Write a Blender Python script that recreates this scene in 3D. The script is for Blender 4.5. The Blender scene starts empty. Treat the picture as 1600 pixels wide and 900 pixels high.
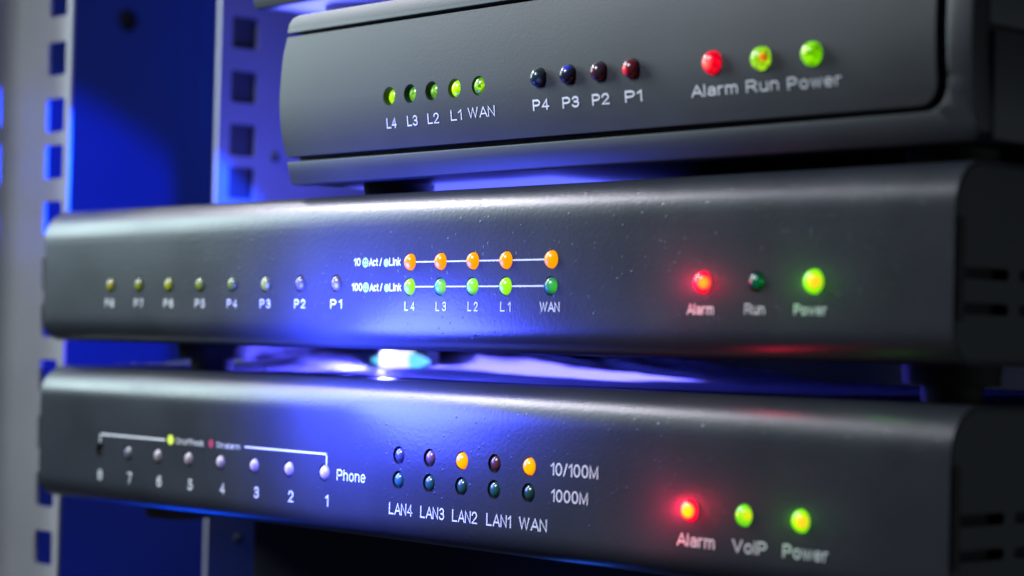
import bpy, bmesh, math, os
from mathutils import Vector, Matrix, Euler
from mathutils import noise as mnoise

S = 0.00076            # one scene unit "u" (about three quarters of a millimetre) in metres
sc = bpy.context.scene
COL = sc.collection

# ------------------------------------------------------------------ camera
cam_d = bpy.data.cameras.new('camera')
cam = bpy.data.objects.new('camera', cam_d)
COL.objects.link(cam)
sc.camera = cam
D, F = 3050.0, 3050.0 * math.tan(math.radians(48))
xc = -Vector((-D, -15, F)).normalized()
uz = Vector((.0235, 1, 0)); uz.z = -(uz.x * xc.x + uz.y * xc.y) / xc.z
zc = uz.normalized()
yc = Vector((zc.y * xc.z - zc.z * xc.y, zc.z * xc.x - zc.x * xc.z, zc.x * xc.y - zc.y * xc.x))
if yc.z < 0: yc = -yc
right = Vector((xc.x, yc.x, zc.x)); up = Vector((xc.y, yc.y, zc.y)); fwd = Vector((xc.z, yc.z, zc.z))
CAM = Vector((438.453, -394.501, -15.088))
m = Matrix.Identity(4)
for i in range(3):
    m[i][0], m[i][1], m[i][2], m[i][3] = right[i], up[i], -fwd[i], CAM[i] * S
cam.matrix_world = m
cam_d.sensor_width = 36
cam_d.lens = F / 1600 * 36
cam_d.clip_start = 0.01
cam_d.clip_end = 50
cam_d.dof.use_dof = True
cam_d.dof.focus_distance = 608 * S
cam_d.dof.aperture_fstop = 11.8
cam_d.dof.aperture_blades = 0

# ------------------------------------------------------------------ world, lights, exposure
w = bpy.data.worlds.new('World'); sc.world = w; w.use_nodes = True
w.node_tree.nodes['Background'].inputs[0].default_value = (.40, .46, .60, 1)
w.node_tree.nodes['Background'].inputs[1].default_value = .03
sc.view_settings.view_transform = 'Standard'
sc.view_settings.look = 'None'
sc.view_settings.exposure = 0
sc.view_settings.gamma = 1
sc.cycles.use_denoising = True
sc.cycles.max_bounces = 8
sc.cycles.sample_clamp_indirect = 4

def area(name, loc, target, sx, sy, power, color):
    d = bpy.data.lights.new(name, 'AREA'); d.shape = 'RECTANGLE'
    d.size, d.size_y, d.energy, d.color = sx * S, sy * S, power, color
    o = bpy.data.objects.new(name, d); COL.objects.link(o)
    o.location = Vector(loc) * S
    o.rotation_euler = (Vector(target) - Vector(loc)).to_track_quat('-Z', 'Y').to_euler()
    return o

def point(name, loc, power, color, radius=3.0):
    d = bpy.data.lights.new(name, 'POINT'); d.energy, d.color = power, color
    d.shadow_soft_size = radius * S
    o = bpy.data.objects.new(name, d); COL.objects.link(o)
    o.location = Vector(loc) * S
    return o

def spot(name, loc, target, power, color, angle, blend, radius=4.0):
    d = bpy.data.lights.new(name, 'SPOT'); d.energy, d.color = power, color
    d.spot_size, d.spot_blend = math.radians(angle), blend
    d.shadow_soft_size = radius * S
    o = bpy.data.objects.new(name, d); COL.objects.link(o)
    o.location = Vector(loc) * S
    o.rotation_euler = (Vector(target) - Vector(loc)).to_track_quat('-Z', 'Y').to_euler()
    return o

area('room_light_left', (-700, -230, 240), (-140, 0, 5), 200, 330, 1.65, (.74, .97, 1.0))
area('front_fill', (-190, -640, 520), (-90, 0, 0), 200, 200, .38, (.86, .93, 1.0)).data.spread = math.radians(42)  # added fill for lettering and post; narrow spread keeps it off the wall
area('room_light_above', (-610, -5, 470), (-120, 0, 0), 600, 36, 4.8, (.90, .88, 1.0))
area('right_fill', (620, 270, -30), (150, 60, 0), 120, 120, .07, (.80, .95, 1.0))  # added weak fill so the dark end caps show
BLUE = (.004, .045, 1.0)
point('blue_lamp_light', (-172, 95, -20.3), 1.9, (.085, .085, 1.0), 2.0)
area('blue_gap_fill', (-105, 108, -18.7), (-105, 108, -40), 110, 40, .06, (.12, .11, 1.0)).data.spread = math.radians(130)  # added area light that carries the lamp's light further along the film
spot('blue_bloom_spot', (-80, -38, -24), (-74, 0, -22), 2.3, (.050, .075, 1.0), 138, 1.0, 24)  # added spot before the panels, imitating lens bloom round the lamp
spot('blue_wall_fill', (-190, 40, 50), (-430, 20, -120), 2.0, (.001, .042, 1.0), 104, .16, 2)  # added spot; its cone edge draws the slanting shade line on the wall
spot('blue_rail_fill', (-190, 96, 40), (-257, 96, 46), .14, (.09, .10, 1.0), 130, .6, 4)  # added fill for the rail face
point('blue_low_fill', (-345, 60, -190), .11, (.003, .07, 1.0), 8)  # added point to turn the low part of the wall blue
point('blue_rail_foot_fill', (-216, 88, -112), .004, (.01, .10, 1.0), 3)  # added point to brighten the rail's lower end
point('blue_under_fill', (-40, 44, -125), .008, (.01, .12, 1.0), 6)  # added faint point to turn the dark unit navy
point('blue_rear_fill', (-340, 330, 130), .30, (.006, .10, 1.0), 10)  # added ambient fill for the shaded part of the wall
area('blue_upper_fill', (-70, 62, 29.7), (-70, 62, 40), 100, 60, .10, (.08, .10, 1.0))  # added upward light on the upper gateway's underside
area('blue_topmost_fill', (-112, 40, 85.7), (-112, 40, 95), 36, 60, .10, (.12, .14, 1.0))  # same kind of added light under the topmost gateway

# ------------------------------------------------------------------ materials
def new_mat(name):
    mt = bpy.data.materials.new(name); mt.use_nodes = True
    return mt, mt.node_tree.nodes, mt.node_tree.links, mt.node_tree.nodes['Principled BSDF']

def coated(name, color, rough, grain=1.0, bump=.25, pimples=0.0, spec=.5, metal=0.0, mottled=.12):
    """powder coat / moulded plastic: fine noise grain, optional raised pimples, slight tone variation"""
    mt, N, L, P = new_mat(name)
    tc = N.new('ShaderNodeTexCoord')
    n1 = N.new('ShaderNodeTexNoise'); n1.inputs['Scale'].default_value = 1 / (S * 1.1 * grain); n1.inputs['Detail'].default_value = 3
    n2 = N.new('ShaderNodeTexNoise'); n2.inputs['Scale'].default_value = 1 / (S * 34); n2.inputs['Detail'].default_value = 4
    L.new(tc.outputs['Object'], n1.inputs['Vector']); L.new(tc.outputs['Object'], n2.inputs['Vector'])
    mr = N.new('ShaderNodeMapRange'); mr.inputs[1].default_value = .3; mr.inputs[2].default_value = .7
    mr.inputs[3].default_value = 1 - mottled; mr.inputs[4].default_value = 1 + mottled
    L.new(n2.outputs['Fac'], mr.inputs[0])
    mx = N.new('ShaderNodeVectorMath'); mx.operation = 'SCALE'; mx.inputs[0].default_value = color
    L.new(mr.outputs[0], mx.inputs['Scale']); L.new(mx.outputs[0], P.inputs['Base Color'])
    rr = N.new('ShaderNodeMapRange'); rr.inputs[3].default_value = rough - .05; rr.inputs[4].default_value = rough + .07
    L.new(n2.outputs['Fac'], rr.inputs[0]); L.new(rr.outputs[0], P.inputs['Roughness'])
    P.inputs['Specular IOR Level'].default_value = spec
    P.inputs['Metallic'].default_value = metal
    b = N.new('ShaderNodeBump'); b.inputs['Strength'].default_value = bump; b.inputs['Distance'].default_value = S * .35
    L.new(n1.outputs['Fac'], b.inputs['Height'])
    last = b
    if pimples:
        v = N.new('ShaderNodeTexVoronoi'); v.inputs['Scale'].default_value = 1 / (S * 1.7); v.inputs['Randomness'].default_value = 1
        L.new(tc.outputs['Object'], v.inputs['Vector'])
        # only some cells carry a pimple, of uneven size
        sep = N.new('ShaderNodeSeparateColor'); L.new(v.outputs['Color'], sep.inputs[0])
        siz = N.new('ShaderNodeMapRange'); siz.inputs[1].default_value = .35; siz.inputs[2].default_value = 1
        siz.inputs[3].default_value = 0.0; siz.inputs[4].default_value = .27
        L.new(sep.outputs[0], siz.inputs[0])
        sub = N.new('ShaderNodeMath'); sub.operation = 'SUBTRACT'; sub.use_clamp = True
        L.new(siz.outputs[0], sub.inputs[0]); L.new(v.outputs['Distance'], sub.inputs[1])
        b2 = N.new('ShaderNodeBump'); b2.inputs['Strength'].default_value = pimples; b2.inputs['Distance'].default_value = S * .9
        L.new(sub.outputs[0], b2.inputs['Height']); L.new(b.outputs[0], b2.inputs['Normal'])
        last = b2
    L.new(last.outputs[0], P.inputs['Normal'])
    return mt

def plain(name, color, rough=.5, spec=.5, metal=0.0):
    mt, N, L, P = new_mat(name)
    n = N.new('ShaderNodeTexNoise'); n.inputs['Scale'].default_value = 1 / (S * 9)
    tc = N.new('ShaderNodeTexCoord'); L.new(tc.outputs['Object'], n.inputs['Vector'])
    mr = N.new('ShaderNodeMapRange'); mr.inputs[3].default_value = .9; mr.inputs[4].default_value = 1.1
    L.new(n.outputs['Fac'], mr.inputs[0])
    mx = N.new('ShaderNodeVectorMath'); mx.operation = 'SCALE'; mx.inputs[0].default_value = color
    L.new(mr.outputs[0], mx.inputs['Scale']); L.new(mx.outputs[0], P.inputs['Base Color'])
    P.inputs['Roughness'].default_value = rough
    P.inputs['Specular IOR Level'].default_value = spec
    P.inputs['Metallic'].default_value = metal
    return mt

def led_off(name, color, spot_col=None, spot_at=(.6, -1, -.6), spot_r=1.2, emit=0.0, rough=.22):
    """unlit epoxy lens; an inner die can show as a spot of its own colour"""
    mt, N, L, P = new_mat(name)
    P.inputs['Roughness'].default_value = rough
    P.inputs['Base Color'].default_value = (*color, 1)
    P.inputs['Coat Weight'].default_value = .15; P.inputs['Coat Roughness'].default_value = .08
    if spot_col:
        tc = N.new('ShaderNodeTexCoord')
        dm = N.new('ShaderNodeVectorMath'); dm.operation = 'DISTANCE'; dm.inputs[1].default_value = Vector(spot_at) * S
        L.new(tc.outputs['Object'], dm.inputs[0])
        mr = N.new('ShaderNodeMapRange'); mr.interpolation_type = 'SMOOTHSTEP'
        mr.inputs[1].default_value = spot_r * .35 * S; mr.inputs[2].default_value = spot_r * S
        mr.inputs[3].default_value = 1; mr.inputs[4].default_value = 0
        L.new(dm.outputs['Value'], mr.inputs[0])
        mx = N.new('ShaderNodeMix'); mx.data_type = 'RGBA'
        mx.inputs[6].default_value = (*color, 1); mx.inputs[7].default_value = (*spot_col, 1)
        L.new(mr.outputs[0], mx.inputs[0]); L.new(mx.outputs[2], P.inputs['Base Color'])
        if emit:
            P.inputs['Emission Color'].default_value = (*spot_col, 1)
            ml = N.new('ShaderNodeMath'); ml.operation = 'MULTIPLY'; ml.inputs[1].default_value = emit
            L.new(mr.outputs[0], ml.inputs[0]); L.new(ml.outputs[0], P.inputs['Emission Strength'])
    return mt

def led_on(name, rim, core, strength, core_at=(.9, -1.6, 0), r0=.6, r1=1.9, facets=0.0, base=(.05, .05, .01)):
    """lit lens: the hot die inside shows through the coloured epoxy"""
    mt, N, L, P = new_mat(name)
    P.inputs['Base Color'].default_value = (*base, 1); P.inputs['Roughness'].default_value = .25
    P.inputs['Coat Weight'].default_value = .1
    tc = N.new('ShaderNodeTexCoord')
    dm = N.new('ShaderNodeVectorMath'); dm.operation = 'DISTANCE'; dm.inputs[1].default_value = Vector(core_at) * S
    L.new(tc.outputs['Object'], dm.inputs[0])
    mr = N.new('ShaderNodeMapRange'); mr.interpolation_type = 'SMOOTHSTEP'
    mr.inputs[1].default_value = r0 * S; mr.inputs[2].default_value = r1 * S
    mr.inputs[3].default_value = 1; mr.inputs[4].default_value = 0
    L.new(dm.outputs['Value'], mr.inputs[0])
    mx = N.new('ShaderNodeMix'); mx.data_type = 'RGBA'
    mx.inputs[6].default_value = (*rim, 1); mx.inputs[7].default_value = (*core, 1)
    L.new(mr.outputs[0], mx.inputs[0])
    L.new(mx.outputs[2], P.inputs['Emission Color'])
    P.inputs['Emission Strength'].default_value = strength
    if facets:
        v = N.new('ShaderNodeTexVoronoi'); v.inputs['Scale'].default_value = 1 / (S * .95)
        oi = N.new('ShaderNodeObjectInfo')
        ad = N.new('ShaderNodeVectorMath'); ad.operation = 'ADD'
        L.new(tc.outputs['Object'], ad.inputs[0]); L.new(oi.outputs['Location'], ad.inputs[1])
        L.new(ad.outputs[0], v.inputs['Vector'])
        sep = N.new('ShaderNodeSeparateColor'); L.new(v.outputs['Color'], sep.inputs[0])
        m2 = N.new('ShaderNodeMapRange'); m2.inputs[3].default_value = strength * (1 - facets); m2.inputs[4].default_value = strength * (1 + facets * .6)
        L.new(sep.outputs[0], m2.inputs[0]); L.new(m2.outputs[0], P.inputs['Emission Strength'])
    return mt

M = {}
M['case_grey'] = coated('grey powder coated steel', (.024, .028, .037), .32, 1.2, .15, .42)
M['end_black'] = coated('black moulded plastic', (.085, .09, .095), .5, 1.0, .2)
M['shell_black'] = coated('dark grey moulded plastic', (.023, .027, .034), .46, .7, .10)
M['recess'] = plain('black recess', (.008, .008, .009), .7)
M['hole_wall'] = plain('dark hole wall', (.02, .02, .022), .6)
M['rubber'] = coated('black rubber', (.022, .020, .017), .7, 1.5, .3)
M['foot_brown'] = coated('worn grey brown rubber', (.34, .27, .18), .75, 1.5, .3)
M['post'] = coated('light grey painted steel', (.35, .36, .385), .42, 2.0, .06, mottled=.05)
M['rail'] = coated('zinc grey steel', (.30, .30, .36), .40, 2.0, .06, mottled=.06)
M['wall'] = coated('cabinet steel with blue light in its colour', (.022, .05, .25), .7, 3.0, .1, mottled=.05)  # deep blue base stands in for blue light on the panel
M['chassis'] = coated('dark steel chassis', (.045, .05, .06), .5, 1.2, .2)
M['print'] = plain('white screen print', (.70, .73, .78), .6)
M['print_grey'] = plain('pale green screen print', (.34, .60, .16), .55)
M['print_red'] = plain('red screen print', (.34, .025, .09), .55)
M['print_lime'], N, L, P = new_mat('lime print with added glow')  # printed dot, no lamp; emission is added to brighten it
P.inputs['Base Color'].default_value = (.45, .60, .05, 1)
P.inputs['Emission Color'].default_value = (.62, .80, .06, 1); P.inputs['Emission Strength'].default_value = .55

# ------------------------------------------------------------------ mesh helpers (all in u, local to the part)
def link(name, bm, mats, parent=None, smooth_angle=None):
    me = bpy.data.meshes.new(name)
    bmesh.ops.remove_doubles(bm, verts=bm.verts, dist=1e-4)
    bm.to_mesh(me); bm.free()
    me.transform(Matrix.Scale(S, 4))
    for mt in (mats if isinstance(mats, (list, tuple)) else [mats]): me.materials.append(mt)
    if smooth_angle is not None:
        for p in me.polygons: p.use_smooth = True
        me.set_sharp_from_angle(angle=math.radians(smooth_angle))
    o = bpy.data.objects.new(name, me); COL.objects.link(o)
    if parent is not None: o.parent = parent
    return o

def thing(name, label, cat, loc, group=None):
    o = bpy.data.objects.new(name, None); COL.objects.link(o)
    o.empty_display_size = .01
    o.location = Vector(loc) * S; o['label'] = label; o['category'] = cat
    if group: o['group'] = group
    return o

def tag(o, label, cat, group=None):
    o['label'] = label; o['category'] = cat
    if group: o['group'] = group
    return o

def box(bm, x0, x1, y0, y1, z0, z1, bev=0.0, seg=2, mi=0):
    r = bmesh.ops.create_cube(bm, size=1)
    for v in r['verts']:
        v.co = Vector((x0 if v.co.x < 0 else x1, y0 if v.co.y < 0 else y1, z0 if v.co.z < 0 else z1))
    fs = set(f for v in r['verts'] for f in v.link_faces)
    for f in fs: f.material_index = mi
    if bev:
        es = list(set(e for v in r['verts'] for e in v.link_edges))
        bmesh.ops.bevel(bm, geom=es, offset=bev, segments=seg, profile=.5, affect='EDGES')

def circle_pts(cx, cz, r, n=24):
    return [(cx + r * math.cos(2 * math.pi * i / n), cz + r * math.sin(2 * math.pi * i / n)) for i in range(n)]

def rrect(a0, a1, b0, b1, r, n=5):
    pts = []
    for (ca, cb, t0) in ((a1 - r, b1 - r, 0), (a0 + r, b1 - r, 90), (a0 + r, b0 + r, 180), (a1 - r, b0 + r, 270)):
        for i in range(n + 1):
            t = math.radians(t0 + 90 * i / n)
            pts.append((ca + r * math.cos(t), cb + r * math.sin(t)))
    return pts

def plate(bm, outer, holes, depth, cuts=(), fy=None, mi=0, mi_wall=0, axis='Y', side=1, back=True):
    """flat plate in (x,z) (axis Y) or (y,z) (axis X) with holes punched through; front face at 0, thickness depth"""
    b = bmesh.new()
    loops = []
    for pts in [outer] + list(holes):
        vs = [b.verts.new((p[0], 0, p[1])) for p in pts]
        loops.append([b.edges.new((vs[i], vs[(i + 1) % len(vs)])) for i in range(len(vs))])
    es = [e for lp in loops for e in lp]
    r = bmesh.ops.triangle_fill(b, use_beauty=True, use_dissolve=False, edges=es, normal=(0, -1, 0))
    for c in cuts:
        bmesh.ops.bisect_plane(b, geom=b.verts[:] + b.edges[:] + b.faces[:], plane_co=(0, 0, c), plane_no=(0, 0, 1), dist=1e-4)
    for f in b.faces:
        if f.normal.y > 0: f.normal_flip()
        f.material_index = mi
    bnd = [e for e in b.edges if e.is_boundary]
    if depth:
        ex = bmesh.ops.extrude_edge_only(b, edges=bnd)
        for g in ex['geom']:
            if isinstance(g, bmesh.types.BMVert): g.co.y += depth
            if isinstance(g, bmesh.types.BMFace): g.material_index = mi_wall
    if fy:
        for v in b.verts: v.co.y += fy(v.co.z)
    bmesh.ops.recalc_face_normals(b, faces=b.faces[:]) if False else None
    if axis == 'X':
        for v in b.verts: v.co = Vector((-v.co.y * side, v.co.x, v.co.z))
    tmp = bpy.data.meshes.new('tmp'); b.to_mesh(tmp); b.free()
    bm.from_mesh(tmp); bpy.data.meshes.remove(tmp)

def lathe_y(bm, prof, n=28, cx=0, cz=0, mi=0):
    """prof: list of (radius, y) from tip to back, turned round a Y axis"""
    rings = []
    for r, y in prof:
        if r < 1e-6: rings.append([bm.verts.new((cx, y, cz))])
        else: rings.append([bm.verts.new((cx + r * math.cos(2 * math.pi * i / n), y, cz + r * math.sin(2 * math.pi * i / n))) for i in range(n)])
    for a, b in zip(rings, rings[1:]):
        for i in range(n):
            j = (i + 1) % n
            if len(a) == 1: f = bm.faces.new((a[0], b[j], b[i]))
            elif len(b) == 1: f = bm.faces.new((a[i], a[j], b[0]))
            else: f = bm.faces.new((a[i], a[j], b[j], b[i]))
            f.material_index = mi
    bmesh.ops.recalc_face_normals(bm, faces=bm.faces[:])

def lathe_z(bm, prof, n=36, cx=0, cy=0):
    rings = []
    for r, z in prof:
        if r < 1e-6: rings.append([bm.verts.new((cx, cy, z))])
        else: rings.append([bm.verts.new((cx + r * math.cos(2 * math.pi * i / n), cy + r * math.sin(2 * math.pi * i / n), z)) for i in range(n)])
    for a, b in zip(rings, rings[1:]):
        for i in range(n):
            j = (i + 1) % n
            if len(a) == 1: bm.faces.new((a[0], b[j], b[i]))
            elif len(b) == 1: bm.faces.new((a[i], a[j], b[0]))
            else: bm.faces.new((a[i], a[j], b[j], b[i]))
    bmesh.ops.recalc_face_normals(bm, faces=bm.faces[:])

# lettering: strokes of a plain grotesque, cap height 1 ------------------
def A_(cx, cy, rx, ry, a0, a1, n=14):
    return [(cx + rx * math.cos(math.radians(a0 + (a1 - a0) * i / n)), cy + ry * math.sin(math.radians(a0 + (a1 - a0) * i / n))) for i in range(n + 1)]
def arch(x0, w_): return [(x0, .42)] + A_(x0 + w_ / 2, .50, w_ / 2, .23, 180, 0, 8) + [(x0 + w_, 0)]
GLYPH = {
 'L': (.52, [[(0, 1), (0, 0), (.52, 0)]]),
 'W': (.94, [[(0, 1), (.235, 0), (.47, 1), (.705, 0), (.94, 1)]]),
 'A': (.72, [[(0, 0), (.36, 1), (.72, 0)], [(.13, .31), (.59, .31)]]),
 'N': (.60, [[(0, 0), (0, 1), (.60, 0), (.60, 1)]]),
 'M': (.70, [[(0, 0), (0, 1), (.35, .05), (.70, 1), (.70, 0)]]),
 'V': (.70, [[(0, 1), (.35, 0), (.70, 1)]]),
 'I': (.02, [[(0, 0), (0, 1)]]),
 'P': (.60, [[(0, 0), (0, 1)] + [(.33, 1)] + A_(.33, .725, .27, .275, 90, -90, 10) + [(0, .45)]]),
 'R': (.64, [[(0, 0), (0, 1)] + [(.34, 1)] + A_(.34, .735, .27, .265, 90, -90, 10) + [(0, .47)], [(.36, .47), (.64, 0)]]),
 'O': (.74, [A_(.37, .5, .37, .5, 0, 360, 24)]),
 '0': (.54, [A_(.27, .5, .27, .5, 0, 360, 22)]),
 '1': (.24, [[(0, .76), (.24, 1), (.24, 0)]]),
 '2': (.56, [A_(.28, .71, .27, .29, 175, -35, 12) + [(0, 0), (.57, 0)]]),
 '3': (.55, [A_(.27, .745, .24, .255, 160, -80, 10), A_(.27, .265, .28, .265, 85, -160, 12), [(.2, .53), (.32, .51)]]),
 '4': (.58, [[(.43, 0), (.43, 1), (0, .27), (.58, .27)]]),
 '5': (.55, [[(.50, 1), (.11, 1), (.05, .50)] + A_(.27, .32, .28, .32, 135, -160, 12)]),
 '6': (.56, [A_(.28, .31, .27, .31, 0, 360, 18), A_(.31, .42, .30, .58, 175, 50, 8)]),
 '7': (.55, [[(0, 1), (.55, 1), (.20, 0)]]),
 '8': (.56, [A_(.28, .75, .23, .25, 0, 360, 16), A_(.28, .26, .27, .26, 0, 360, 18)]),
 'a': (.47, [[(.47, 0), (.47, .5)] + A_(.25, .5, .22, .23, 0, 160, 8), [(.47, .43), (.22, .39)] + A_(.2, .20, .2, .20, 95, 300, 10) + [(.46, .2)]]),
 'l': (.02, [[(0, 0), (0, 1)]]),
 'r': (.28, [[(0, 0), (0, .73)], [(0, .42)] + A_(.24, .47, .24, .25, 180, 75, 6)]),
 'm': (.74, [[(0, 0), (0, .73)], arch(0, .37), arch(.37, .37)]),
 'n': (.45, [[(0, 0), (0, .73)], arch(0, .45)]),
 'h': (.45, [[(0, 0), (0, 1)], arch(0, .45)]),
 'u': (.45, [[(0, .73)] + A_(.225, .23, .225, .23, 180, 360, 10) + [(.45, .73)], [(.45, .3), (.45, 0)]]),
 'o': (.50, [A_(.25, .365, .25, .365, 0, 360, 18)]),
 'w': (.70, [[(0, .73), (.175, 0), (.35, .73), (.525, 0), (.70, .73)]]),
 'e': (.50, [[(.02, .38), (.5, .38)] + A_(.25, .365, .25, .365, 5, 315, 16)]),
 'i': (.02, [[(0, 0), (0, .73)], [(0, .88), (0, 1)]]),
 'c': (.44, [A_(.24, .365, .24, .365, 45, 315, 14)]),
 't': (.26, [[(.12, .94), (.12, .14)] + [(.16, .02), (.26, .01)], [(0, .70), (.26, .70)]]),
 'k': (.44, [[(0, 0), (0, 1)], [(.42, .73), (0, .27)], [(.15, .43), (.44, 0)]]),
 'f': (.28, [[(.11, 0), (.11, .82), (.16, .96), (.28, 1)], [(0, .70), (.27, .70)]]),
 '/': (.28, [[(0, 0), (.28, 1)]]),
 ':': (.02, [[(0, 0), (0, .1)], [(0, .6), (0, .7)]]),
}

def letters(text, xc, zc, width, height, parent, fy=None, bold=0.0, mat='print', label=None, spacing=1.0):
    """screen printed word, centred at (xc, zc) on the front plane; strokes of even thickness"""
    th = height * .122 + bold
    strokes, pen = [], 0.0
    for ch in text:
        wd, ss = GLYPH[ch]
        strokes += [[(px + pen, py) for px, py in st] for st in ss]
        pen += wd + .25 * spacing + (-.08 if ch == 'A' else 0)
    xs = [p[0] for st in strokes for p in st]; ys = [p[1] for st in strokes for p in st]
    x0, x1, y0, y1 = min(xs), max(xs), min(0, min(ys)), max(1, max(ys))
    kx = (width - th) / max(x1 - x0, 1e-3); kz = (height - th) / (y1 - y0)
    bm = bmesh.new()
    for si, st in enumerate(strokes):
        pts = [Vector((xc + (px - (x0 + x1) / 2) * kx, zc + (py - (y0 + y1) / 2) * kz)) for px, py in st]
        closed = (pts[0] - pts[-1]).length < 1e-4
        if closed: pts = pts[:-1]
        n = len(pts); la, lb = [], []
        yy = -.13 - .004 * si
        for i in range(n):
            pv = pts[i - 1] if (i > 0 or closed) else None
            nx = pts[(i + 1) % n] if (i < n - 1 or closed) else None
            d0 = (pts[i] - pv).normalized() if pv is not None else (nx - pts[i]).normalized()
            d1 = (nx - pts[i]).normalized() if nx is not None else d0
            n0 = Vector((-d0.y, d0.x)); n1 = Vector((-d1.y, d1.x))
            mt = n0 + n1
            mt = mt.normalized() if mt.length > 1e-3 else n0
            k = min(1 / max(mt.dot(n0), .2), 1.7)
            p = pts[i]
            if not closed and nx is None: p = p + d0 * th * .5
            if not closed and pv is None: p = p - d1 * th * .5
            for lst, sg in ((la, 1), (lb, -1)):
                q = p + mt * (th / 2 * k * sg)
                lst.append(bm.verts.new((q.x, (fy(q.y) if fy else 0) + yy, q.y)))
        for i in range(n if closed else n - 1):
            j = (i + 1) % n
            try: bm.faces.new((la[i], la[j], lb[j], lb[i]))
            except ValueError: pass
    for f in bm.faces:
        f.normal_update()
        if f.normal.y > 0: f.normal_flip()
    me = bpy.data.meshes.new('lettering'); bm.to_mesh(me); bm.free()
    me.transform(Matrix.Scale(S, 4)); me.materials.append(M[mat])
    o = bpy.data.objects.new('lettering', me); COL.objects.link(o); o.parent = parent
    o['label'] = label or ('printed word ' + text)
    return o

def line_mark(parent, segs, th, name='printed_line', mat='print'):
    bm = bmesh.new()
    for (x0, z0, x1, z1) in segs:
        if abs(z1 - z0) < abs(x1 - x0): box(bm, min(x0, x1), max(x0, x1), -.06, .02, z0 - th / 2, z0 + th / 2)
        else: box(bm, x0 - th / 2, x0 + th / 2, -.06, .02, min(z0, z1), max(z0, z1) )
    return link(name, bm, M[mat], parent)

def disc_mark(parent, x, z, rx, rz, mat, name='printed_dot', ring=0.0):
    bm = bmesh.new()
    n = 24
    out = [bm.verts.new((x + rx * math.cos(2 * math.pi * i / n), -.06, z + rz * math.sin(2 * math.pi * i / n))) for i in range(n)]
    if ring:
        inn = [bm.verts.new((x + rx * ring * math.cos(2 * math.pi * i / n), -.06, z + rz * ring * math.sin(2 * math.pi * i / n))) for i in range(n)]
        for i in range(n): bm.faces.new((out[i], out[(i + 1) % n], inn[(i + 1) % n], inn[i]))
        for k in range(8):          # blinking symbol: rays round a small dot
            a = 2 * math.pi * k / 8
            c, s_ = math.cos(a), math.sin(a); t = .16
            p = [(ring * .45, -t), (ring, -t), (ring, t), (ring * .45, t)]
            if k % 2 == 0: bm.faces.new([bm.verts.new((x + rx * (q[0] * c - q[1] * s_), -.062, z + rz * (q[0] * s_ + q[1] * c))) for q in p])
        bm.faces.new([bm.verts.new((x + rx * .3 * math.cos(2 * math.pi * i / 12), -.062, z + rz * .3 * math.sin(2 * math.pi * i / 12))) for i in range(12)])
    else: bm.faces.new(out)
    for f in bm.faces:
        if f.normal.y > 0: f.normal_flip()
    return link(name, bm, M[mat], parent)

# status lights ------------------------------------------------------
LED_ME = {}
def led(parent, x, z, mat, r=2.45, proud=.9, y0=0.0, label=None):
    """domed epoxy lens in its hole; the part's origin is the hole centre"""
    key = (round(r, 2), round(proud, 2))
    if key not in LED_ME:
        bm = bmesh.new()
        prof = [(r * math.sin(math.radians(a)), -proud + r * .85 * (1 - math.cos(math.radians(a)))) for a in range(0, 91, 10)]
        prof += [(r, prof[-1][1] + 2.5), (0, prof[-1][1] + 2.5)]
        lathe_y(bm, prof)
        me = bpy.data.meshes.new('status_light'); bm.to_mesh(me); bm.free()
        me.transform(Matrix.Scale(S, 4))
        for p in me.polygons: p.use_smooth = True
        LED_ME[key] = me
    me = LED_ME[key].copy()
    me.materials.append(mat)
    o = bpy.data.objects.new('status_light', me); COL.objects.link(o); o.parent = parent
    o.location = Vector((x, y0, z)) * S
    if label: o['label'] = label
    return o

# ------------------------------------------------------------------ wrapped steel gateway (middle and bottom)
X0, X1, H, RT, RB, DEP = -250.5, 146.5, 46.6, 10.6, 7.5, 205.0
def wrap_profile(off=0.0):
    """closed (y,z) outline: front bottom round, front flat, front top round, back"""
    p = []
    rb, rt = RB - off, RT - off
    for i in range(9):
        t = math.radians(270 - 90 * i / 8); p.append((RB + rb * math.cos(t), RB + rb * math.sin(t)))
    for i in range(11):
        t = math.radians(180 - 90 * i / 10); p.append((RT + rt * math.cos(t), H - RT + rt * math.sin(t)))
    p += [(DEP - 3 - off, H - off), (DEP - off, H - 3 - off), (DEP - off, 3 + off), (DEP - 3 - off, off)]
    return p

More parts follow.
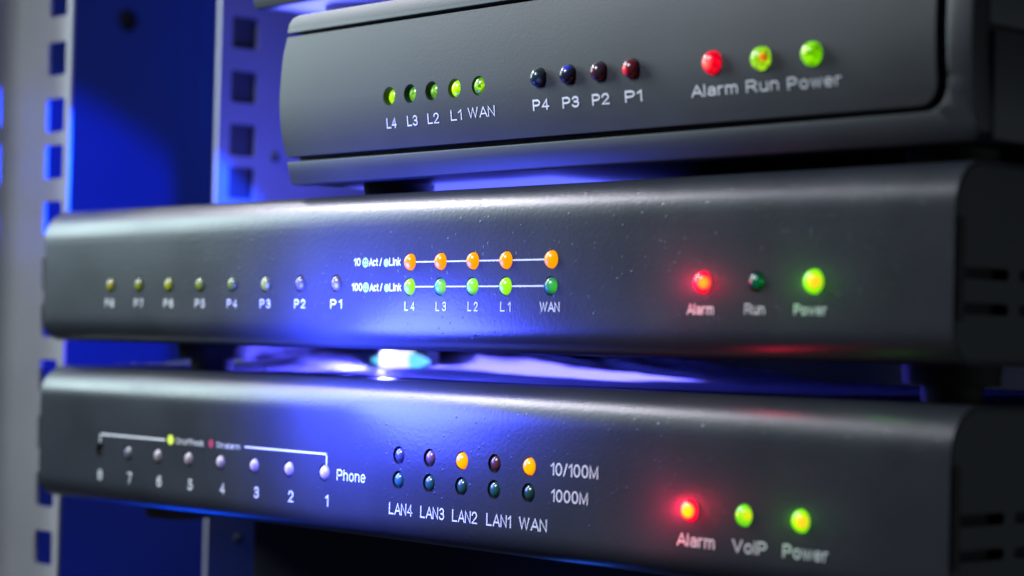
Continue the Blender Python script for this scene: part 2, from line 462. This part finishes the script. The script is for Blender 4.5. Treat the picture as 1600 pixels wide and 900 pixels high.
def wrapped_gateway(label, base, holes, hole_r, foot_mat, foot_h=9.2, foot_x=68):
    g = thing('network_gateway', label, 'gateway', base)
    # sleeve with punched front
    bm = bmesh.new()
    po, pi = wrap_profile(0), wrap_profile(1.2)
    n = len(po)
    za, zb = po[8][1] + 2.5, po[9][1] - 2.5
    def strip(pts_a, pts_b, mi=0, flip=False):
        va = [bm.verts.new((X0, *pts_a)), bm.verts.new((X1, *pts_a)), bm.verts.new((X1, *pts_b)), bm.verts.new((X0, *pts_b))]
        f = bm.faces.new(va if not flip else va[::-1]); f.material_index = mi
    for i in range(n):
        j = (i + 1) % n
        if i == 8:
            strip(po[8], (0, za)); strip((0, zb), po[9])
        else: strip(po[i], po[j])
        strip(pi[i], pi[j], 1, True)
        for X in (X0, X1):
            f = bm.faces.new([bm.verts.new((X, *q)) for q in (po[i], po[j], pi[j], pi[i])])
    hp = [circle_pts(h[0], h[1], h[2] if len(h) > 2 else hole_r) for h in holes]
    plate(bm, [(X0, za), (X1, za), (X1, zb), (X0, zb)], hp, 4.0, mi=0, mi_wall=1)
    bmesh.ops.remove_doubles(bm, verts=bm.verts, dist=1e-4)
    # soften the arc only; the punched front stays flat
    case = link('case', bm, [M['case_grey'], M['hole_wall']], g)
    case.data.set_sharp_from_angle(angle=math.radians(40))
    for p in case.data.polygons:
        zz_ = [case.data.vertices[v].co.z / S for v in p.vertices]
        p.use_smooth = not (abs(p.normal.y) > .999 and min(zz_) >= za - .01 and max(zz_) <= zb + .01)
    # end caps with vent slots
    pc = wrap_profile(1.25)
    for X, sd in ((X1 - .5, 1), (X0 + .5, -1)):
        b2 = bmesh.new()
        slots = []
        for k in range(6):
            for zz in (11.6, 19.6):
                a = 1.8 + 23.5 * k + (2.0 if k == 0 else 0)
                slots.append(rrect(a, 3.2 + 23.5 * k + 18.2, zz, zz + 2.7, 1.1, 3))
        if sd == 1: plate(b2, pc, slots, 2.5, axis='X', side=1, mi=0, mi_wall=1)
        else: plate(b2, pc, [], 2.5, axis='X', side=-1, mi=0, mi_wall=1)
        # dark baffle behind the slots
        box(b2, -4.2, -3.4, 1.4, DEP - 4, 10.5, 30, mi=1) if sd == 1 else box(b2, 3.4, 4.2, 1.4, DEP - 4, 10.5, 30, mi=1)
        for f in b2.faces:
            if f.material_index == 0 and f.normal.x * sd < 0: f.normal_flip()
        o = link('end_cap', b2, [M['end_black'], M['recess']], g)
        o.location = (X * S, 0, 0)
        if sd == 1: o['label'] = 'black end cap with vent slots'
    for (fx, fy_) in ((X0 + foot_x, 27), (X1 - 20, 27), (X0 + foot_x, DEP - 30), (X1 - 20, DEP - 30)):
        b3 = bmesh.new()
        lathe_z(b3, [(0, .6), (11.6, .6), (11.8, -.4), (11.4, -min(4.6, foot_h - .8)), (7.4, -min(5.0, foot_h - .4)), (7.0, -foot_h), (0, -foot_h)], cx=fx, cy=fy_)
        link('foot', b3, M[foot_mat], g, 40)
    return g

# ---- middle gateway
MZ = -17.8
mid = wrapped_gateway('middle gateway with five orange lights above five green ones joined by white lines', (0, 0, MZ),
    [(x, 1.7 - MZ) for x in (-205.5, -187.6, -169.4, -151.1, -132.9, -114.8, -96.7, -78.6)] +
    [(x, z - MZ) for x in (-44, -30.4, -16.5, -2.7, 15.4) for z in (7.6, .5)] +
    [(70.6, 1.2 - MZ, 2.95), (88.3, 1.2 - MZ), (106.2, 1.2 - MZ, 3.05)], 2.62, 'rubber')
olive = [((.13, .12, .03), (.36, .34, .02)), ((.05, .06, .02), (.26, .30, .02)), ((.13, .15, .04), (.36, .40, .02)), ((.08, .10, .05), (.24, .30, .03)),
         ((.08, .11, .06), (.20, .27, .05)), ((.11, .13, .05), (.36, .38, .04)), ((.07, .065, .05), (.13, .11, .08)), ((.10, .08, .05), (.18, .14, .08))]
for k, x in enumerate((-205.5, -187.6, -169.4, -151.1, -132.9, -114.8, -96.7, -78.6)):
    led(mid, x, 1.7 - MZ, led_off('unlit smoky lens', olive[k][0], olive[k][1], (.5, -1, -.8), 2.3), proud=1.2, label='unlit smoky olive status light')
for k, t in enumerate(('P8', 'P7', 'P6', 'P5', 'P4', 'P3', 'P2', 'P1')):
    letters(t, (-205.8, -187.4, -169.2, -150.8, -132.6, -114.6, -96.5, -78.3)[k], -4.5 - MZ, 5.6, 2.7, mid, spacing=1.7, bold=.05)
m_or = led_on('lit orange lens', (1.0, .20, .0), (1.0, .37, .0), 1.05, (.3, -1.0, .1), 2.3, 2.9, base=(.3, .08, .0))
m_gr = led_on('lit green lens', (.08, .55, .01), (.36, .92, .0), 1.0, (.2, -1.0, .1), 2.2, 3.0, base=(.05, .2, .02))
m_gr2 = led_on('half lit green lens', (.0, .20, .12), (.32, .92, .02), .9, (1.5, -.6, 0), .6, 2.9, base=(.01, .15, .12))
m_gr3 = led_on('mostly lit green lens', (.01, .30, .10), (.36, .95, .0), .95, (.9, -.9, .3), 1.2, 3.0, base=(.02, .2, .08))
m_gr4 = led_on('barely lit green lens', (.0, .035, .04), (.04, .48, .04), .9, (1.7, -.6, 0), .5, 3.0, base=(.01, .10, .08))
for k, x in enumerate((-44, -30.4, -16.5, -2.7, 15.4)):
    led(mid, x, 7.6 - MZ, m_or, proud=1.5, label='lit orange status light')
    led(mid, x, .5 - MZ, (m_gr, m_gr2, m_gr3, m_gr, m_gr4)[k], proud=1.3, label=('lit green status light', 'half lit green status light', 'lit green status light', 'lit green status light', 'dim green status light')[k])
for k, t in enumerate(('L4', 'L3', 'L2', 'L1', 'WAN')):
    letters(t, (-43.6, -29.7, -16.0, -2.4, 15.3)[k], -5.1 - MZ, (4.6, 4.6, 4.3, 4.2, 7.8)[k], 2.65, mid, spacing=2.4 if k < 4 else 1, bold=.04)
for t, x, z, wd in (('10', -68.5, 7.9, 3.2), ('Act', -60.8, 7.8, 4.2), ('/', -57.4, 7.8, 1.1), ('Link', -50.8, 7.8, 5.4),
                    ('100', -68.3, .5, 5.0), ('Act', -60.2, .4, 4.2), ('/', -56.9, .4, 1.1), ('Link', -50.3, .4, 5.6)):
    letters(t, x, z - MZ, wd, 2.35, mid, bold=.12)
for x, z, k in ((-64.7, 7.7, 0), (-64.2, .4, 0), (-54.9, 7.5, 1), (-54.4, .2, 1)):
    if k: disc_mark(mid, x, z - MZ, 1.15, 1.2, 'print_grey')
    else: disc_mark(mid, x, z - MZ, 1.4, 1.45, 'print_grey', 'printed_ring', .68)
for z in (7.6, .5):
    xs = (-44, -30.4, -16.5, -2.7, 15.4)
    line_mark(mid, [(a + 2.7, z - MZ, b - 2.7, z - MZ) for a, b in zip(xs, xs[1:])], .42)
m_red = led_on('lit red lens', (1.0, .0, .035), (1.0, .36, .01), 1.5, (1.2, -1.0, -.1), .5, 2.1, base=(.3, .0, .02))
m_red_hot = led_on('bright red lens', (1.0, .0, .035), (1.0, .55, .0), 1.6, (.5, -1.6, 0), 1.1, 2.3, base=(.3, .0, .02))
m_pow = led_on('lit lime lens', (.24, .90, .0), (1.0, .60, .02), 1.05, (1.2, -1.2, 0), 1.0, 2.3, base=(.1, .3, .0))
m_voip = led_on('lit leaf green lens', (.14, .76, .01), (.75, .72, .01), 1.0, (1.8, -.8, .2), .5, 2.2, base=(.1, .3, .0))
m_off_green = led_off('unlit green lens', (.004, .04, .03), (.0, .16, .09), (1.2, -.6, -.2), 2.2)
led(mid, 70.6, 1.2 - MZ, m_red, r=2.82, proud=1.9, label='lit red alarm light')
led(mid, 88.3, 1.2 - MZ, m_off_green, r=2.5, proud=1.3, label='unlit dark green light')
led(mid, 106.2, 1.2 - MZ, m_pow, r=2.92, proud=1.9, label='lit green power light with amber core')
letters('Alarm', 70.1, -5.5 - MZ, 9.0, 2.7, mid); letters('Run', 88, -5.4 - MZ, 6.4, 2.6, mid); letters('Power', 105.5, -5.5 - MZ, 10.0, 2.6, mid)

# ---- bottom gateway
BZ = -73.3
bot = wrapped_gateway('lowest gateway with two orange LAN lights lit and a row of phone lights', (0, 0, BZ),
    [(x, -55.1 - BZ) for x in (-209.1, -191.6, -173.4, -155.2, -137.0, -118.5, -100.2, -82.2)] +
    [(x, z - BZ) for x in (-47.0, -33.2, -19.2, -5.5, 8.5) for z in (-48, -55.1)] +
    [(67.9, -55.4 - BZ, 2.95), (85.7, -55.4 - BZ, 2.8), (103.6, -55.4 - BZ, 2.9)], 2.62, 'foot_brown', 5.4, 50)
for k, x in enumerate((-191.6, -173.4, -155.2, -137.0, -118.5, -100.2, -82.2)):
    c = (.10, .10, .14) if k == 0 else (.19 + .032 * k, .175 + .02 * k, .22 + .012 * k)
    led(bot, x, -55.1 - BZ, led_off('unlit milky lens', c, tuple(v * 1.5 for v in c), (-.5, -1, .2), 2.0), proud=.9, label='unlit milky phone light')
for k, t in enumerate('87654321'):
    letters(t, (-208.8, -190.0, -171.8, -153.5, -135.1, -116.6, -98.5, -80.4)[k], -63.3 - BZ, 1.5 if t == '1' else 2.6, 3.5, bot, bold=.05)
letters('Phone', -68.9, -55.3 - BZ, 13.8, 3.3, bot)
line_mark(bot, [(-209.7, -49.5 - BZ, -168.9, -49.5 - BZ), (-209.4, -49.2 - BZ, -209.4, -52.4 - BZ)], .62)
line_mark(bot, [(-123.6, -49.5 - BZ, -80.85, -49.5 - BZ), (-81.1, -49.2 - BZ, -81.1, -52.7 - BZ)], .55)
disc_mark(bot, -165.8, -49.3 - BZ, 1.75, 1.6, 'print_lime', 'legend_dot')
letters('On:offhook', -154.4, -49.5 - BZ, 16.0, 2.0, bot, label='small printed legend beside lime dot')
disc_mark(bot, -142.3, -49.4 - BZ, 1.4, 1.4, 'print_red', 'legend_dot')
letters('On:alarm', -132.6, -49.6 - BZ, 13.0, 1.8, bot, label='small printed legend beside red dot')
up_m = [led_off('unlit blue grey lens', (.05, .055, .12), (.08, .09, .16)), led_off('unlit plum lens', (.11, .06, .10), (.22, .09, .14), (.8, -.8, .4), 1.8),
        None, led_off('unlit maroon lens', (.075, .025, .04), (.15, .04, .06), (.8, -.8, -.4), 1.8), None]
m_amber = led_on('lit amber lens', (1.0, .22, .0), (1.0, .48, .0), 1.1, (.3, -1.0, .2), 1.5, 3.0, base=(.3, .1, .0))
for k, x in enumerate((-47.0, -33.2, -19.2, -5.5, 8.5)):
    led(bot, x, -48 - BZ, up_m[k] or m_amber, r=2.4, proud=1.2 if up_m[k] is None else .5, label='unlit dark upper network light' if up_m[k] else 'lit amber network light')
    c = ((.014, .075, .075), (.014, .065, .06), (.012, .055, .055), (.012, .065, .06), (.010, .045, .042))[k]
    led(bot, x, -55.1 - BZ, led_off('unlit teal lens', c, tuple(v * 1.7 for v in c), (.6, -.8, -.5), 2.0), r=2.4, proud=.6, label='unlit teal network light')
for k, t in enumerate(('LAN4', 'LAN3', 'LAN2', 'LAN1', 'WAN')):
    letters(t, (-45.4, -31.3, -17.3, -3.1, 10.7)[k], -63.4 - BZ, (10.6, 10.5, 10.6, 10.1, 11.0)[k], 3.4, bot)
letters('10/100M', 26.2, -48.1 - BZ, 18.0, 3.4, bot); letters('1000M', 24.6, -55.1 - BZ, 14.0, 3.3, bot)
led(bot, 67.9, -55.4 - BZ, m_red_hot, r=2.82, proud=2.0, label='bright red alarm light')
led(bot, 85.7, -55.4 - BZ, m_voip, r=2.66, proud=1.4, label='lit green voice light')
led(bot, 103.6, -55.4 - BZ, m_pow, r=2.76, proud=1.5, label='lit green power light with amber core')
letters('Alarm', 70.2, -62.8 - BZ, 12.6, 3.2, bot); letters('VoIP', 87.9, -62.9 - BZ, 11.0, 3.2, bot); letters('Power', 105.5, -62.8 - BZ, 13.9, 3.2, bot)

# ------------------------------------------------------------------ small plastic gateway (top)
TZ = 38.3 - 5.6                       # its underside
PL0, PL1 = -111.3, 149.5
ZM = 58 - TZ                          # height of the bulge
def bulge(z): return (4.6 if z < ZM else 2.3) * ((z - ZM) / 26.0) ** 2
def curved_bar(bm, x0, x1, z0, z1, y_off, depth, n=8, mi=0, taper=0.0):
    """bar running along X whose front follows the bulge"""
    pr = [(bulge(z0 + (z1 - z0) * i / n) + y_off, z0 + (z1 - z0) * i / n) for i in range(n + 1)] + [(depth, z1), (depth, z0)]
    a = [bm.verts.new((x0 + (taper * ((p[1] - ZM) / 26.0) ** 2), *p)) for p in pr]; b = [bm.verts.new((x1 - (taper * ((p[1] - ZM) / 26.0) ** 2), *p)) for p in pr]
    for i in range(len(pr)):
        j = (i + 1) % len(pr)
        bm.faces.new((a[i], b[i], b[j], a[j])).material_index = mi
    bm.faces.new(a[::-1]).material_index = mi; bm.faces.new(b).material_index = mi

def plastic_gateway(label, base, detail=True):
    g = thing('network_gateway', label, 'gateway', base)
    HT = 52.6
    zs0, zs1 = 7.0, 47.0              # panel opening
    bm = bmesh.new()
    curved_bar(bm, PL0 + 3, PL1 - 1.5, .3, HT - .3, 4.2, 200)            # body, front set back as the recess floor
    bmesh.ops.recalc_face_normals(bm, faces=bm.faces[:])
    body = link('shell', bm, M['shell_black'], g)
    # frame round the panel
    out = [(PL0 + 2.2, 0), (PL1 - 2.5, 0), (PL1, 2.5), (PL1, HT - 2.5), (PL1 - 2.5, HT), (PL0 + 2.2, HT)]
    opening = rrect(PL0 + 1.0, 143.2, zs0, zs1, 6.5, 6)
    # the frame is open at the left end where the panel wraps round
    pts = [(PL0 + 1.2, 0), (PL1 - 2.0, 0), (PL1, 2.0), (PL1, HT - 2.0), (PL1 - 2.0, HT), (PL0 + 6, HT), (PL0 + 2.4, HT - .8), (PL0 + .9, HT - 2.4), (PL0 + .6, zs1)]
    r = 7.0
    pts += [(142.4 - r + r * math.cos(math.radians(t)), zs1 - r + r * math.sin(math.radians(t))) for t in range(90, -1, -15)]
    pts += [(142.4 - r + r * math.cos(math.radians(t)), zs0 + r + r * math.sin(math.radians(t))) for t in range(0, -91, -15)]
    pts += [(PL0 + 1.2, zs0)]
    bm = bmesh.new()
    plate(bm, pts, [], 6.0, cuts=[HT * i / 14 for i in range(1, 14)], fy=bulge)
    bmesh.ops.remove_doubles(bm, verts=bm.verts, dist=1e-4)
    ed = [e for e in bm.edges if len(e.link_faces) == 2 and e.calc_face_angle(0) > 1.2]
    bmesh.ops.bevel(bm, geom=ed, offset=.5, segments=2, profile=.5, affect='EDGES')
    link('frame', bm, M['shell_black'], g, 35)
    # right hand side of the shell: upper and lower halves with a seam
    for z0, z1, nm, xo in ((.4, 25.2, 'lower_side', .4), (26.4, HT - .4, 'upper_side', .0)):
        bm = bmesh.new(); box(bm, PL1 - 1.6, PL1 + xo, 8.2 if nm == 'lower_side' else 6.6, 198, z0, z1, .5)
        link(nm, bm, M['end_black'], g, 40)
    # front panel
    LX = [(-56.9, 56.4), (-47.3, 56.5), (-37.6, 56.6), (-27.5, 56.6), (-17.2, 56.6)]
    PX = [(8.0, 56.9), (19.6, 56.8), (31.4, 56.7), (43.4, 56.5)]
    AX = [(71.4, 55.9), (87.5, 55.6), (103.5, 55.4)]
    hol = [circle_pts(x, z - TZ, 2.75) for x, z in LX + PX] + [circle_pts(x, z - TZ, 3.1) for x, z in AX] if detail else []
    pp = [(PL0 + 2.0, zs0 + 1.5), (PL0 + 0.6, zs0 + 8), (PL0, ZM), (PL0 + .3, zs1 - 7), (PL0 + 1.3, zs1 - 1.2)]
    r = 5.5
    pp += [(139.4 - r + r * math.cos(math.radians(t)), zs1 - 1.2 - r + r * math.sin(math.radians(t))) for t in range(90, -1, -15)]
    pp += [(139.4 - r + r * math.cos(math.radians(t)), zs0 + 1.5 + r + r * math.sin(math.radians(t))) for t in range(0, -91, -15)]
    bm = bmesh.new()
    plate(bm, pp, hol, 4.0, cuts=[zs0 + 1.7 + (zs1 - zs0 - 3.2) * i / 14 for i in range(1, 14)], fy=bulge, mi_wall=0)
    link('front_panel', bm, [M['shell_black'], M['hole_wall']], g, 35)
    for (fx, fy_) in ((PL0 + 28, 26), (PL1 - 24, 26), (PL0 + 28, 170), (PL1 - 24, 170)):
        b3 = bmesh.new()
        lathe_z(b3, [(0, .8), (11.0, .8), (11.0, -.4), (10.4, -3.6), (9.6, -4.2), (0, -4.2)], cx=fx, cy=fy_)
        link('foot', b3, M['rubber'], g, 40)
    if not detail: return g
    lime = (.30, .78, .0)
    bright = led_on('bright faceted green lens', (.30, .72, .0), (.62, .95, .0), 1.05, (-.4, -.5, .3), .6, 2.8, .45, (.1, .3, .0))
    dim = led_on('dim faceted green lens', (.09, .32, .01), (.40, .80, .0), .85, (1.2, -.5, 0), .3, 2.4, .8, (.05, .15, .01))
    for k, (x, z) in enumerate(LX):
        led(g, x, z - TZ, (bright, dim, dim, bright, dim)[k], r=2.6, proud=(-.8, -.7, -.6, .1, .6)[k], y0=bulge(z - TZ),
            label='bright green recessed light' if k in (0, 3) else 'dim green recessed light')
    pm = [led_off('smoky lens with painted blue glint', (.02, .035, .05), (.10, .32, .75), (1.3, -1.2, -.9), 1.2),  # blue glint and spark are painted into the unlit lens colour
          led_off('smoky lens with painted blue spark', (.02, .02, .05), (.02, .05, .60), (.6, -1.5, 1.5), 1.5),
          led_off('smoky plum lens', (.05, .025, .04), (.12, .02, .04), (-.6, -2.2, -.2), 1.6),
          led_off('faintly lit red lens', (.13, .015, .03), (.75, .02, .03), (-.9, -2.2, -.4), 1.7, .7)]
    for k, (x, z) in enumerate(PX):
        led(g, x, z - TZ, pm[k], r=2.55, proud=2.6, y0=bulge(z - TZ), label=('unlit dark light with painted blue glint', 'unlit dark light with painted blue spark', 'unlit plum light', 'faintly lit red light')[k])
    am = [led_on('faceted red lens', (.85, .0, .015), (1.0, .22, .16), 1.15, (-.4, -1.6, 0), .5, 2.4, .55, (.3, .0, .02)),
          led_on('faceted lime lens with red spot', (.32, .66, .01), (.98, .16, .01), 1.0, (2.0, -1.6, 0),   .6, 1.5, .7, (.1, .3, .0)),
          led_on('faceted lime lens', (.17, .62, .0), (.55, .95, .02), 1.1, (-.5, -1.6, .3), .3, 2.4, .75, (.1, .3, .0))]
    for k, (x, z) in enumerate(AX):
        led(g, x, z - TZ, am[k], r=2.98, proud=2.4, y0=bulge(z - TZ), label=('lit red alarm light', 'lit green run light with red spot', 'lit green power light')[k])
    for t, x, z, wd, b in (('L4', -56, 48.5, 4.5, 0), ('L3', -46.4, 48.6, 4.7, 0), ('L2', -37, 48.7, 5.0, 0), ('L1', -26.9, 49, 4.7, 0), ('WAN', -16.1, 49.2, 11.3, 0),
                           ('P4', 8.4, 49.6, 6.4, .12), ('P3', 20.1, 49.5, 6.4, .12), ('P2', 31.5, 49.5, 6.4, .12), ('P1', 43.6, 49.5, 6.1, .12),
                           ('Alarm', 71.8, 49.2, 15.5, .05), ('Run', 87.6, 49.1, 10.4, .03), ('Power', 103.9, 48.8, 16.5, .03)):
        letters(t, x, z - TZ, wd, 3.0, g, fy=bulge, bold=b)
    return g

top = plastic_gateway('upper black gateway with rounded panel and bright red and green lights', (0, 1.0, TZ))
top2 = plastic_gateway('dark gateway whose lower corner shows along the top edge', (-22, 1.0, TZ + 57), detail=False)

# ------------------------------------------------------------------ rack
def rail_holes(zs, a0, a1, h=12.4):
    return [rrect(a0, a1, z - h / 2, z + h / 2, 1.0, 2) for z in zs]

front_z = [107.9, 86.1, 65.2, 47.9, 27.2, 6.4, -10.4, -31.2, -52.0, -72.8, -94.0, -114.8]
post = thing('rack_post', 'light grey rack post with square holes at the left edge', 'rack post', (-275, 13.2, -180))
bm = bmesh.new()
plate(bm, [(-14.5, 0), (16.5, 0), (16.5, 400), (-14.5, 400)], rail_holes([z + 180 for z in front_z], 0, 12.5), 1.2)
# rounded bend into the flange that comes forward
RB_ = 7.5
prev = None
for i in range(9):
    t = math.radians(90 * i / 8)
    x, y = -14.5 - RB_ * math.sin(t), -RB_ + RB_ * math.cos(t)
    cur = (x, y)
    if prev: bm.faces.new([bm.verts.new((*prev, 0)), bm.verts.new((*prev, 400)), bm.verts.new((*cur, 400)), bm.verts.new((*cur, 0))])
    prev = cur
bm.faces.new([bm.verts.new((*prev, 0)), bm.verts.new((*prev, 400)), bm.verts.new((prev[0], -24, 400)), bm.verts.new((prev[0], -24, 0))])
bmesh.ops.remove_doubles(bm, verts=bm.verts, dist=1e-3)
o = link('flange', bm, M['post'], post, 40)
md = o.modifiers.new('thickness', 'SOLIDIFY'); md.thickness = -.6 * S; md.offset = 0
o.modifiers.remove(md)

rail = thing('mounting_rail', 'blue lit steel rail with square holes behind the left post', 'rack rail', (-256.9, 77, -180))
rear_z = [123.9, 103.1, 82.0, 61.3, 44.6, 23.8, 3.0, -13.8, -34.6, -55.4]
bm = bmesh.new()
plate(bm, [(0, 0), (230, 0), (230, 400), (0, 400)], rail_holes([z + 180 for z in rear_z], 5.6, 17.6), 1.5, axis='X', side=1)  # web lengthened backwards to keep light off the side panel
link('web', bm, M['rail'], rail)
bm = bmesh.new(); box(bm, -5.2, -3.6, 2.0, 48, 0, 400); link('backing_strip', bm, M['chassis'], rail)
for zz, yy in ((56.0, 27), (-93.0, 14.5)):
    b3 = bmesh.new(); lathe_y(b3, [(0, -1.2), (1.6, -1.0), (2.2, 0), (0, .2)], n=20)
    o = link('screw', b3, M['chassis'], rail, 40); o.rotation_euler = (0, 0, math.radians(90)); o.location = (0.2 * S, yy * S, (zz + 180) * S)

WX = -430
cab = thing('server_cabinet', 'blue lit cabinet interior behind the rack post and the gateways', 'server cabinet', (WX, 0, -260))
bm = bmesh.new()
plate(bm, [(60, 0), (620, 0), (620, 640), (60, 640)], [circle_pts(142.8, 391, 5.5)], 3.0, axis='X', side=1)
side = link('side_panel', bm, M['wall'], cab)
bm = bmesh.new(); box(bm, -8, -6, 125, 165, 371, 411); link('hole_backing', bm, M['recess'], side)
back = bmesh.new(); box(back, 3, 360 - WX, 500, 506, 0, 640)
link('back_panel', back, M['recess'], cab)

# dark unit that carries the stack
unit = thing('rack_unit', 'dark unit in shadow carrying the lowest gateway', 'rack unit', (0, 62, -175))
bm = bmesh.new(); box(bm, -206, 140, 0, 140, 0, 96.2, 1.5); link('chassis', bm, M['chassis'], unit)

# crumpled film on the lowest gateway
mf, N, L, P = new_mat('clear crumpled film')
P.inputs['Base Color'].default_value = (.80, .80, .82, 1); P.inputs['Roughness'].default_value = .6
P.inputs['Transmission Weight'].default_value = .25
tc = N.new('ShaderNodeTexCoord'); mp = N.new('ShaderNodeMapping'); mp.inputs['Scale'].default_value = (.25, 1, 1)
n_ = N.new('ShaderNodeTexNoise'); n_.inputs['Scale'].default_value = 1 / (S * 2.2); n_.inputs['Detail'].default_value = 4
L.new(tc.outputs['Object'], mp.inputs[0]); L.new(mp.outputs[0], n_.inputs['Vector'])
bp = N.new('ShaderNodeBump'); bp.inputs['Strength'].default_value = .7; bp.inputs['Distance'].default_value = S * 1.0
L.new(n_.outputs['Fac'], bp.inputs['Height']); L.new(bp.outputs[0], P.inputs['Normal'])
def film(name, label, loc, x0, x1, y0, y1, hfun, nx=150, ny=60):
    bm = bmesh.new(); g_ = []
    for i in range(nx + 1):
        row = []
        for j in range(ny + 1):
            x = x0 + (x1 - x0) * i / nx; y = y0 + (y1 - y0) * j / ny
            wob = 3.0 * mnoise.noise((x * .02, 5.0, 0))
            row.append(bm.verts.new((x, y + wob, hfun(x, y, i / nx, j / ny))))
        g_.append(row)
    for i in range(nx):
        for j in range(ny):
            bm.faces.new((g_[i][j], g_[i + 1][j], g_[i + 1][j + 1], g_[i][j + 1]))
    o = link(name, bm, mf, None, 180)
    o.location = Vector(loc) * S
    return tag(o, label, 'plastic film')
def wrinkle(x, y, u, v):
    r = 0
    for k, (fx, fy_) in enumerate(((.010, .05), (.016, .16), (.03, .42))):
        q = mnoise.noise((x * fx + y * .010 + 7 * k, y * fy_ - x * .012, 3.1 * k))
        r += (1 - abs(q) * 2.6) * (.62 ** k)
    fade = 1 - .95 * min(1, max(0, (u - .26) / .38))
    lift = (1.0 + 10.0 * min(1, max(0, (v - .10) / .75))) * fade
    near = math.exp(-((x + 172) / 26.0) ** 2) * (1 if y < 112 else 0)
    return min(8.3, max(.12, (.2 + lift * max(0, .22 + r * .42)) * (1 - .92 * near)))
film('plastic_film', 'crumpled clear film lying on the lowest gateway, streaked with blue lamp light', (0, 0, -26.7), -246, 84, 26, 190, wrinkle, 170, 130)
film('plastic_film', 'thin strip of pale film under the right end of the upper gateway', (0, 0, 28.8), 60, 118, 30, 120,
     lambda x, y, u, v: .12 + 2.2 * abs(mnoise.noise((x * .05, y * .02, 9))) * math.sin(math.pi * u), 40, 20)

# blue lamp in the gap ------------------------------------------------
lamp = thing('blue_lamp', 'dazzling blue white lamp glowing in the gap between two gateways', 'lamp', (-170.5, 100, -26.7))
m_core, N, L, P = new_mat('hot white emitter')
P.inputs['Emission Color'].default_value = (1, .97, .92, 1); P.inputs['Emission Strength'].default_value = 1.0; P.inputs['Base Color'].default_value = (.1, .1, .1, 1)
m_halo, N, L, P = new_mat('cyan lamp halo')
P.inputs['Emission Color'].default_value = (.14, .74, 1, 1); P.inputs['Emission Strength'].default_value = 1.0; P.inputs['Base Color'].default_value = (.1, .2, .3, 1)
bm = bmesh.new(); box(bm, -7.2, 7.2, -5.6, 3, .3, 8.5, 2.6, 4); link('emitter', bm, m_core, lamp, 60)
bm = bmesh.new(); bmesh.ops.create_uvsphere(bm, u_segments=32, v_segments=16, radius=1)
for v in bm.verts:
    k = 1 - .55 * abs(v.co.x)
    v.co = Vector((v.co.x * 17, v.co.y * 3.2 * k, 4.4 + v.co.z * 4.3 * k))
link('lens', bm, m_halo, lamp, 60)  # glowing shape standing in for the cyan halo at the lamp's sides
bm = bmesh.new(); box(bm, -11, 11, 3.5, 9, 0, 8, .6); link('holder', bm, M['chassis'], lamp)

# added point lights before the panels, imitating halos round the lit lights
for nm, loc, e, c in (('alarm_halo_fill', (54, -12, -57.0), .0028, (1, .01, .10)), ('alarm_halo_fill', (58, -11, 1.5), .0018, (1, .01, .10)),
                      ('alarm_halo_fill', (60.5, -6.5, -55.2), .0065, (1, .01, .06)), ('alarm_halo_fill', (65.5, -5.5, 1.4), .0038, (1, .01, .06)),
                      ('power_halo_fill', (101, -5.5, 1.2), .0012, (.12, 1, .0)), ('power_halo_fill', (98.5, -5, -55.4), .0007, (.12, 1, .0))):
    point(nm, loc, e, c, 2.0)
